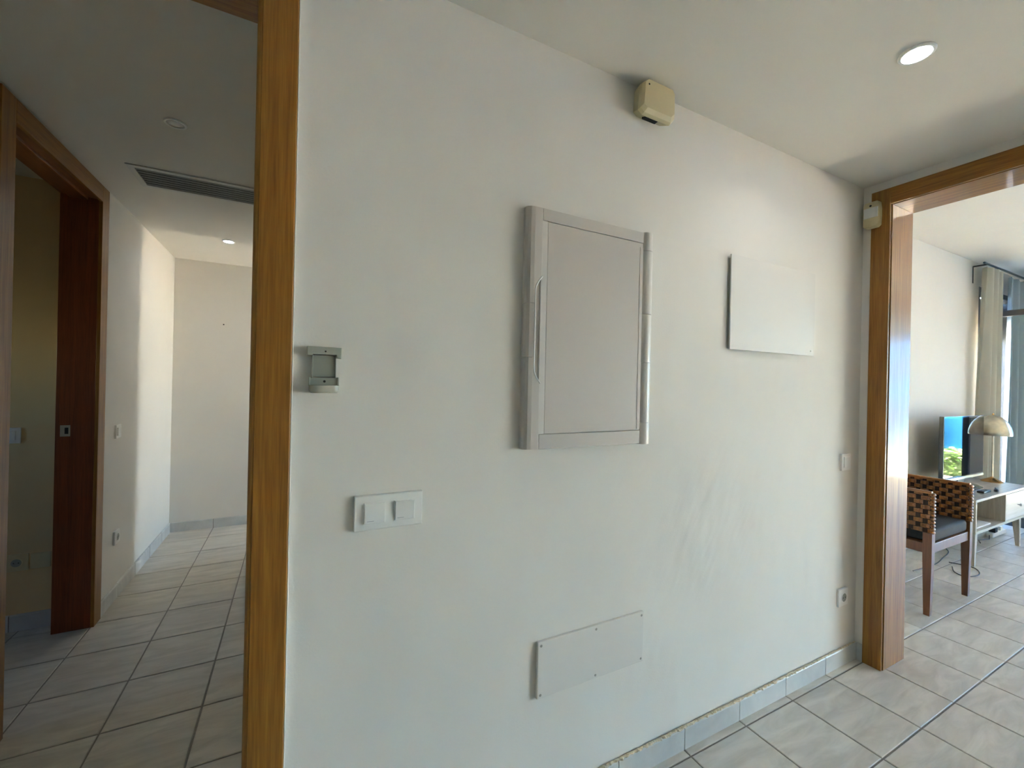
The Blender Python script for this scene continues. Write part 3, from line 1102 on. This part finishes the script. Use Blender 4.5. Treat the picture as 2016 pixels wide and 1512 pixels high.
def woven(name, a, b, z0, z1, thick=.024, ns=None):
    """panel of wide rattan strands woven over upright stakes, between xy points a and b"""
    a, b = Vector((*a, 0)), Vector((*b, 0))
    d = (b - a).normalized()
    n = Vector((-d.y, d.x, 0))
    Ltot = (b - a).length
    nx = ns or max(4, round(Ltot / .034))
    step = Ltot / nx
    nz = round((z1 - z0) / .030)
    hz = (z1 - z0) / nz
    mb = MB()
    mb.loft([[p + n * s * .0035 + Vector((0, 0, z)) for s, z in ((-1, z0 + .004), (1, z0 + .004), (1, z1 - .004), (-1, z1 - .004))] for p in (a + d * .004, b - d * .004)])
    root = mb.build(name, 'weave_gap_shade', ch)  # dark sheet inside the panel paints the shade seen between strands
    rows = {}
    base = BASE[root.name]
    for k in range(nz):
        zc = z0 + (k + .5) * hz
        ph = k % 2
        if ph in rows:
            o = rows[ph].copy()
            COL.objects.link(o)
            o.parent = root
            o.location = (0, 0, zc - rows[(ph, 'z')])
            continue
        mb = MB()
        rings = []
        m_ = nx * 4
        for i in range(m_ + 1):
            s = Ltot * i / m_
            off = math.sin(math.pi * (s / step + .5 + ph)) * .0095
            p = a + d * s + n * off
            t = .0035
            h = hz * .41
            rings.append([p + n * u + Vector((0, 0, zc + v)) for u, v in ((-t, -h), (t, -h), (t, h), (-t, h))])
        mb.loft(rings)
        o = mb.build('strand', 'rattan', root, True)
        rows[ph] = o
        rows[(ph, 'z')] = zc
    for i in range(nx):
        p = a + d * (step * (i + .5))
        mb = MB()
        h = step * .31
        rings = []
        for q in range(nz * 3 + 1):
            z = z0 + (z1 - z0) * q / (nz * 3)
            off = math.sin(math.pi * ((z - z0) / hz + i)) * -.0060
            rings.append([p + d * u + n * (v + off) + Vector((0, 0, z)) for u, v in ((-h, -.003), (h, -.003), (h, .003), (-h, .003))])
        mb.loft(rings)
        mb.build('stake', 'rattan_z', root, True)
    # rolled top and front edges
    mb = MB()
    pts_ = [a + Vector((0, 0, z1 - .006)), b + Vector((0, 0, z1 - .006))]
    mb.loft([[p + n * u + Vector((0, 0, v)) for u, v in ((-.013, -.008), (.013, -.008), (.013, .004), (.008, .008), (-.008, .008), (-.013, .004))] for p in pts_])
    mb.build('top_roll', 'rattan', root, True)
    return root, a, d, n


for x in (CX0 + .020, CX1 - .020):
    root, a, d, n = woven('woven_arm', (x, CYF + .010), (x, CYB - .012), .512, .772)
    # wrapped front edge: short lumps one above the other
    lump = None
    for k in range(12):
        zc = .520 + k * .0213
        b_ = Vector((x, CYF + .004, zc))
        if lump is None:
            mb = MB()
            mb.lathe([(.004, -.019), (.0098, -.013), (.0115, 0), (.0098, .013), (.004, .019)], b_, 'X', 10)
            lump = mb.build('wrap', 'rattan', root, True, loc=b_)
        else:
            copy_of(lump, root, b_)
woven('woven_back', (CX0 + .030, CYB - .014), (CX1 - .030, CYB - .014), .470, .790)

# ------------------------------------------------------------------ television stand
TX0, TX1, TY0, TY1 = 4.855, 6.135, .165, .565
ts = thing('tv_stand', 'limed wood television stand with open shelf, drawer and tapered legs', 'TV stand', ((TX0 + TX1) / 2, .36, 0))
TZ0, TZ1 = .262, .540
box('top', 'limed', ts, TX0, TX1, TY0, TY1, TZ1 - .022, TZ1, .003)
box('bottom', 'limed', ts, TX0, TX1, TY0, TY1, TZ0, TZ0 + .022, .003)
box('side', 'limed_z', ts, TX0, TX0 + .022, TY0 + .001, TY1, TZ0 + .022, TZ1 - .022, .001)
box('side', 'limed_z', ts, TX1 - .022, TX1, TY0 + .001, TY1, TZ0 + .022, TZ1 - .022, .001)
box('divider', 'limed_z', ts, 5.520, 5.540, TY0 + .001, TY1 - .01, TZ0 + .022, TZ1 - .022, .001)
box('back', 'limed', ts, TX0 + .022, TX1 - .022, TY1 - .012, TY1, TZ0 + .022, TZ1 - .022)
dw = box('drawer', 'limed_w', ts, 5.5425, TX1 - .0245, TY0 + .001, TY0 + .30, TZ0 + .025, TZ1 - .025, .002)
MB().lathe([(.005, 0), (.005, -.010), (.012, -.014), (.013, -.020), (.009, -.024)], (5.828, TY0 + .001, .400), 'Y', 18).build('knob', 'silver', dw, True)
for x in (TX0 + .055, 5.945):
    for y in (TY0 + .035, TY1 - .045):
        sx = -.012 if x < 5.4 else .012
        sy = -.010 if y < .4 else .008
        mb = MB()
        rings = []
        for z, hh, q in ((0, .012, 1), (TZ0, .024, 0)):
            rings.append([(x + sx * q + u * hh, y + sy * q + v * hh, z) for u, v in ((-1, -1), (1, -1), (1, 1), (-1, 1))])
        mb.loft(rings)
        mb.build('leg', 'limed_z', ts)
mg = thing('magazine', 'white magazine lying on the open shelf of the stand', 'magazine', (5.14, .30, TZ0 + .0225))
box('pages', 'paper', mg, 4.992, 5.300, TY0 + .032, TY0 + .238, TZ0 + .0235, TZ0 + .0325, .001)
box('cover', 'white_pl', mg, 4.990, 5.302, TY0 + .030, TY0 + .240, TZ0 + .0325, TZ0 + .0333)
box('cover', 'white_pl', mg, 4.990, 5.302, TY0 + .030, TY0 + .240, TZ0 + .0226, TZ0 + .0235)

# television
tv = thing('television', 'flat black television with glossy screen on the wooden stand', 'television', (5.45, .42, TZ1))
VX0, VX1, VZ0, VZ1, VY = 4.985, 5.900, .612, 1.186, .405
box('case', 'bezel', tv, VX0, VX1, VY, VY + .030, VZ0, VZ1, .004)
box('rear_housing', 'black', tv, VX0 + .10, VX1 - .12, VY + .030, VY + .062, VZ0 + .02, VZ1 - .16, .01)
sc = box('screen', 'screen', tv, VX0 + .016, VX1 - .016, VY - .0012, VY + .002, VZ0 + .034, VZ1 - .016)
box('lower_bezel', 'silver', tv, VX0 + .002, VX1 - .002, VY - .004, VY, VZ0 + .002, VZ0 + .026, .0015)
box('edge_trim', 'silver', tv, VX0, VX0 + .004, VY - .0035, VY + .001, VZ0, VZ1, .0008)
box('edge_trim', 'silver', tv, VX0, VX1, VY - .0035, VY + .001, VZ1 - .004, VZ1, .0008)
box('neck', 'black', tv, 5.37, 5.52, VY + .018, VY + .040, TZ1 + .012, VZ0 + .05, .003)
mb = MB()
mb.lathe([(.20, 0), (.20, .006), (.185, .011), (.05, .012)], (0, 0, 0), 'Z', 40)
for v in mb.bm.verts:
    v.co = Vector((5.445 + v.co.x * 1.15, .415 + v.co.y * .60, TZ1 + .0005 + v.co.z))
mb.build('foot', 'bezel', tv, True)

# mushroom lamp behind the television edge
lm = thing('table_lamp', 'metal mushroom table lamp with dome shade beside the television', 'table lamp', (6.065, .385, TZ1))
LC = (6.055, .385, TZ1 + .0005)
MB().lathe([(.078, 0), (.078, .004), (.060, .016), (.034, .030), (.014, .040), (.008, .048)], LC, 'Z', 36).build('base', 'copper', lm, True)
MB().lathe([(.006, .04), (.006, .47)], LC, 'Z', 14).build('stem', 'brass', lm, True)
dome = [(.128, .452), (.131, .460), (.129, .490), (.121, .528), (.106, .566), (.084, .600), (.055, .628), (.024, .645), (.010, .648)]
inner = [(.005, .642), (.024, .639), (.053, .622), (.081, .595), (.102, .562), (.117, .526), (.125, .490), (.1265, .460)]
shd = MB().lathe(dome + inner[:0], LC, 'Z', 48, False)
shd.lathe(inner, LC, 'Z', 48, False)
shd.lathe([(.1265, .460), (.128, .452)], LC, 'Z', 48, False)
shd = shd.build('shade', 'brass', lm, True)
MB().lathe([(.010, .646), (.008, .658), (.003, .666)], LC, 'Z', 16).build('finial', 'copper', shd, True)
MB().lathe([(.010, .44), (.022, .48), (.027, .51), (.018, .545), (.004, .555)], LC, 'Z', 18).build('bulb', 'lens', lm, True)

# small things on the stand
rm = thing('remote_control', 'black remote control lying on the front of the television stand', 'remote control', (5.30, .245, TZ1))
mb = MB().box(5.24, 5.40, .222, .268, TZ1 + .0005, TZ1 + .018, .004)
bd = mb.build('body', 'black', rm, True)
for i in range(3):
    for j in range(2):
        box('button', 'grey_dk', bd, 5.258 + i * .045, 5.272 + i * .045, .232 + j * .016, .242 + j * .016, TZ1 + .018, TZ1 + .0195)
cb = MB()
pts = []
for k in range(26):
    a = k * .75
    pts.append((5.49 + .050 * math.cos(a) * (.6 + .02 * k), .215 + .018 * math.sin(a * 1.1) * (.6 + .02 * k), TZ1 + .005 + .0006 * k))
cb.tube(pts, .0042)
tag(cb.build('coiled_cable', 'cable', None, True, loc=(5.49, .215, TZ1)), 'dark coiled cable on the stand next to the remote control', 'cable')


# cables on the floor behind the chair
def floor_cable(pts, label):
    p = [Vector(q) for q in pts]
    out = []
    for i in range(len(p) - 1):
        p0, p1, p2, p3 = p[max(i - 1, 0)], p[i], p[i + 1], p[min(i + 2, len(p) - 1)]
        for k in range(8):
            t = k / 8
            out.append(.5 * ((2 * p1) + (p2 - p0) * t + (2 * p0 - 5 * p1 + 4 * p2 - p3) * t * t + (3 * p1 - p0 - 3 * p2 + p3) * t ** 3))
    out.append(p[-1])
    tag(MB().tube(out, .0038).build('power_cable', 'cable', None, True, loc=pts[0]), label, 'cable')


z = .0045
floor_cable([(4.30, .35, z), (4.62, .33, z), (4.88, .36, z), (5.12, .40, z), (5.28, .50, z)], 'dark power cable lying on tiles behind the armchair seat')
floor_cable([(4.80, .30, z), (4.84, .17, z), (4.70, .10, z), (4.55, .13, z), (4.58, .20, z), (4.70, .25, z)], 'dark cable loop on the tiles by the stand leg')
pc = thing('power_strip', 'jumble of white adapters on the floor under the television stand', 'power strip', (6.2, .42, 0))
box('strip', 'white_pl', pc, 6.02, 6.38, .36, .41, .001, .042, .006)
box('adapter', 'black', pc, 6.08, 6.15, .362, .408, .042, .085, .004)
box('adapter', 'white_pl', pc, 6.24, 6.30, .364, .404, .042, .080, .004)
MB().tube([(6.02, .385, .02), (5.92, .36, .006), (5.80, .40, .005), (5.70, .36, .005)], .004).build('cord', 'cable', pc, True)

# ------------------------------------------------------------------ side window, leaf, curtains
wd = thing('window_1', 'dark framed window door behind the curtain in the living room', 'window', ((WX0 + WX1) / 2, YL + .09, 0), kind='structure')
fw = .055
for a in ((WX0, WX0 + fw, 0, WZ), (WX1 - fw, WX1, 0, WZ)):
    box('frame_post', 'anth', wd, a[0], a[1], YL + .002, YL + .10, a[2], a[3], .003)
box('frame_head', 'anth', wd, WX0 + fw, WX1 - fw, YL + .002, YL + .10, WZ - fw, WZ, .003)
box('frame_sill', 'anth', wd, WX0 + fw, WX1 - fw, YL + .002, YL + .10, 0, .05, .003)
first = None
for k in range(9):
    b_ = Vector((WX0 + fw, YL + .12, 2.04 + k * .048))
    if first is None:
        first = box('shutter_slat', 'shutter', wd, WX0 + fw, WX1 - fw, YL + .11, YL + .124, b_.z, b_.z + .046, .004, loc=b_)
    else:
        copy_of(first, wd, b_)

lf = thing('window_leaf', 'dark framed glass door leaf standing open into the living room', 'window leaf', (6.735, .28, 0))
LX, LY0, LY1, LZ1 = 6.735, .02, .555, 2.285
box('top_rail', 'anth', lf, LX - .022, LX + .022, LY0, LY1, LZ1 - .062, LZ1, .003)
box('bottom_rail', 'anth', lf, LX - .022, LX + .022, LY0, LY1, .012, .115, .003)
box('stile', 'anth', lf, LX - .022, LX + .022, LY1 - .03, LY1, .115, LZ1 - .062, .003)
box('stile', 'anth', lf, LX - .022, LX + .022, LY0, LY0 + .055, .115, LZ1 - .062, .003)
box('pane', 'glass', lf, LX - .004, LX + .004, LY0 + .05, LY1 - .025, .11, LZ1 - .057)
box('pivot', 'anth', lf, LX - .012, LX + .012, LY1, YL + .03, 1.0, 1.06, .002)
box('foot_pivot', 'anth', lf, LX - .012, LX + .012, LY1 - .05, LY1, .0005, .013, .001)


def curtain(name, mat, label, x0, x1, y, z0, z1, folds, amp, sway=0., pinch=.78, seed=1, thick=.003):
    """hanging cloth with vertical folds, narrower at the heading"""
    random.seed(seed)
    mb = MB()
    ph = [random.random() * 6 for _ in range(4)]
    NX, NZ = folds * 10, 26
    cx = (x0 + x1) / 2

    def pt(i, j, s):
        u, v = i / NX, j / NZ
        z = z1 + (z0 - z1) * v
        wdt = (x1 - x0) * (pinch + (1 - pinch) * min(1, v * 1.3))
        x = cx + (u - .5) * wdt + sway * v + .012 * math.sin(u * 9 + v * 3 + ph[0]) * v
        yy = y + amp * math.sin(2 * math.pi * folds * u + .8 * math.sin(v * 2.2 + ph[1])) * (.55 + .45 * v) + .35 * amp * math.sin(2 * math.pi * folds * u * .5 + ph[2] + v)
        return (x, yy + s, z)
    bm = mb.bm
    g = [[[bm.verts.new(pt(i, j, s)) for j in range(NZ + 1)] for i in range(NX + 1)] for s in (0, thick)]
    for i in range(NX):
        for j in range(NZ):
            bm.faces.new((g[0][i][j], g[0][i][j + 1], g[0][i + 1][j + 1], g[0][i + 1][j]))
            bm.faces.new((g[1][i][j], g[1][i + 1][j], g[1][i + 1][j + 1], g[1][i][j + 1]))
    for i in range(NX):
        bm.faces.new((g[0][i][0], g[0][i + 1][0], g[1][i + 1][0], g[1][i][0]))
        bm.faces.new((g[0][i][NZ], g[1][i][NZ], g[1][i + 1][NZ], g[0][i + 1][NZ]))
    for j in range(NZ):
        bm.faces.new((g[0][0][j], g[1][0][j], g[1][0][j + 1], g[0][0][j + 1]))
        bm.faces.new((g[0][NX][j], g[0][NX][j + 1], g[1][NX][j + 1], g[1][NX][j]))
    o = mb.build(name, mat, None, True, loc=(cx, y, z0))
    return tag(o, label, 'curtain')


curtain('curtain', 'linen', 'pale linen curtain gathered at the near side of the window', 6.215, 6.685, .50, .03, 2.690, 3, .045, -.085, .84, 2)
curtain('curtain', 'blue_lin', 'blue-grey curtain seen through the open glass leaf', 6.99, 7.80, .525, .03, 2.690, 7, .030, 0, .96, 5)
cr = thing('curtain_rail', 'thin dark curtain rail on brackets above the window', 'curtain rail', (7.1, .49, 2.66))
MB().tube([(6.14, .49, 2.712), (8.2, .49, 2.712)], .010).build('rod', 'anth', cr, True)
for bx in (6.245, 7.56):
    mb = MB()
    mb.box(bx - .008, bx + .008, YL - .006, YL - .0005, 2.54, 2.716, .001)
    mb.box(bx - .006, bx + .006, .48, YL - .004, 2.704, 2.718, .001)
    mb.build('bracket', 'anth', cr)

# ------------------------------------------------------------------ terrace doors in the far wall
wf = thing('window_2', 'wide dark framed sliding terrace doors of the living room', 'window', (XF + .1, -3.3, 0), kind='structure')
yn = 5
for k in range(yn + 1):
    y = FY0 + (FY1 - FY0) * k / yn
    lo = max(FY0, y - .03)
    hi = min(FY1, y + .03)
    box('stile', 'anth', wf, XF + .06, XF + .12, lo, hi, .05, 2.30, .003)
box('head_rail', 'anth', wf, XF + .05, XF + .13, FY0, FY1, 2.30, 2.36, .003)
box('sill_rail', 'anth', wf, XF + .05, XF + .13, FY0, FY1, 0, .05, .003)
for k in range(yn):
    y0 = FY0 + (FY1 - FY0) * k / yn
    y1 = FY0 + (FY1 - FY0) * (k + 1) / yn
    box('pane', 'glass', wf, XF + .086, XF + .094, y0 + .025, y1 - .025, .045, 2.305)
wb2 = thing('window_3', 'bedroom window that lights the corridor', 'window', (XB + .05, 3.25, .05), kind='structure')
mb = MB()
mb.box(XB + .02, XB + .07, 3.00, 3.04, .05, 2.36)
mb.box(XB + .02, XB + .07, 3.46, 3.50, .05, 2.36)
mb.box(XB + .02, XB + .07, 3.04, 3.46, .05, .09)
mb.box(XB + .02, XB + .07, 3.04, 3.46, 2.32, 2.36)
mb.build('frame', 'anth', wb2)
box('pane', 'glass', wb2, XB + .042, XB + .048, 3.04, 3.46, .09, 2.32)
wb3 = thing('added_window_4', 'small unseen window added to brighten the dark room', 'window', (-3.38, 1.125, 1.3), kind='structure')  # window added out of view to bring more light into the dark room
mb = MB()
mb.box(-3.40, -3.35, .95, .98, 1.3, 1.7)
mb.box(-3.40, -3.35, 1.27, 1.30, 1.3, 1.7)
mb.box(-3.40, -3.35, .98, 1.27, 1.3, 1.33)
mb.box(-3.40, -3.35, .98, 1.27, 1.67, 1.7)
mb.build('frame', 'anth', wb3)
box('pane', 'glass', wb3, -3.378, -3.372, .98, 1.27, 1.33, 1.67)

# ------------------------------------------------------------------ outside: terrace, hedge, sea
g = MB().box(XF + .2, 11.3, -14, 1.5, -.16, -.01)
struct(g.build('ground_terrace', 'tile_terrace'), 'sunlit pale terrace outside the living room', 'terrace')
g = MB().box(XR1, 11.3, .80, 6.5, -.16, -.01)
struct(g.build('ground_yard', 'tile_terrace'), 'pale yard outside the side window', 'ground')
g = MB()
g.quad((11.0, -2500, -14), (4000, -2500, -14), (4000, 2500, -14), (11.0, 2500, -14))
struct(g.build('sea', 'sea'), 'blue sea below the terrace', 'sea')
g = MB()
g.box(11.3, 11.42, -14, 6.5, -.16, .12, .004)
struct(g.build('wall_parapet', 'render_w'), 'low white kerb wall along the terrace edge', 'wall')
hd = thing('hedge', 'clipped green hedge along the terrace', 'hedge', (10.1, -.4, -.01))
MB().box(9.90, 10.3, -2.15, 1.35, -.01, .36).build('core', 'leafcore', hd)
random.seed(11)
mb = MB()
for k in range(5000):
    c = Vector((9.84 + .5 * random.random(), -2.2 + 3.6 * random.random(), .02 + .42 * random.random() ** .6))
    d = Vector((random.gauss(-.3, 1), random.gauss(0, 1), random.gauss(.4, 1))).normalized()
    s = d.orthogonal().normalized() * (.012 + .010 * random.random())
    e = d * (.035 + .03 * random.random())
    mb.quad(c, c + e * .5 + s, c + e, c + e * .5 - s)
o = mb.build('leaves', 'leaf', hd)
o['kind'] = 'stuff'

# blue sun screen whose colour shows in the television and on the varnished door jamb
aw = thing('sun_screen', 'bright blue fabric sun screen hanging at the terrace edge', 'sun screen', (10.9, -2.1, -.01))
for y in (-3.95, -.25):
    box('post', 'anth', aw, 10.88, 10.94, y - .03, y + .03, -.01, 2.66, .004)
MB().tube([(10.9, -3.95, 2.62), (10.9, -.25, 2.62)], .045, 16).build('roller', 'anth', aw, True)
mb = MB()
NX, NZ = 60, 24
g = [[[mb.bm.verts.new((10.9 + .030 * math.sin(i * .42 + .12 * j) * (j / NZ) + .012 * math.sin(j * .7 + i * .1) + t, -3.90 + 3.60 * i / NX, 2.60 - 2.45 * j / NZ)) for j in range(NZ + 1)] for i in range(NX + 1)] for t in (0, .004)]
for i in range(NX):
    for j in range(NZ):
        mb.bm.faces.new((g[0][i][j], g[0][i][j + 1], g[0][i + 1][j + 1], g[0][i + 1][j]))
        mb.bm.faces.new((g[1][i][j], g[1][i + 1][j], g[1][i + 1][j + 1], g[1][i][j + 1]))
mb.build('canvas', 'canvas', aw, True)
MB().tube([(10.9, -3.90, .14), (10.9, -.30, .14)], .022, 12).build('bottom_bar', 'anth', aw, True)
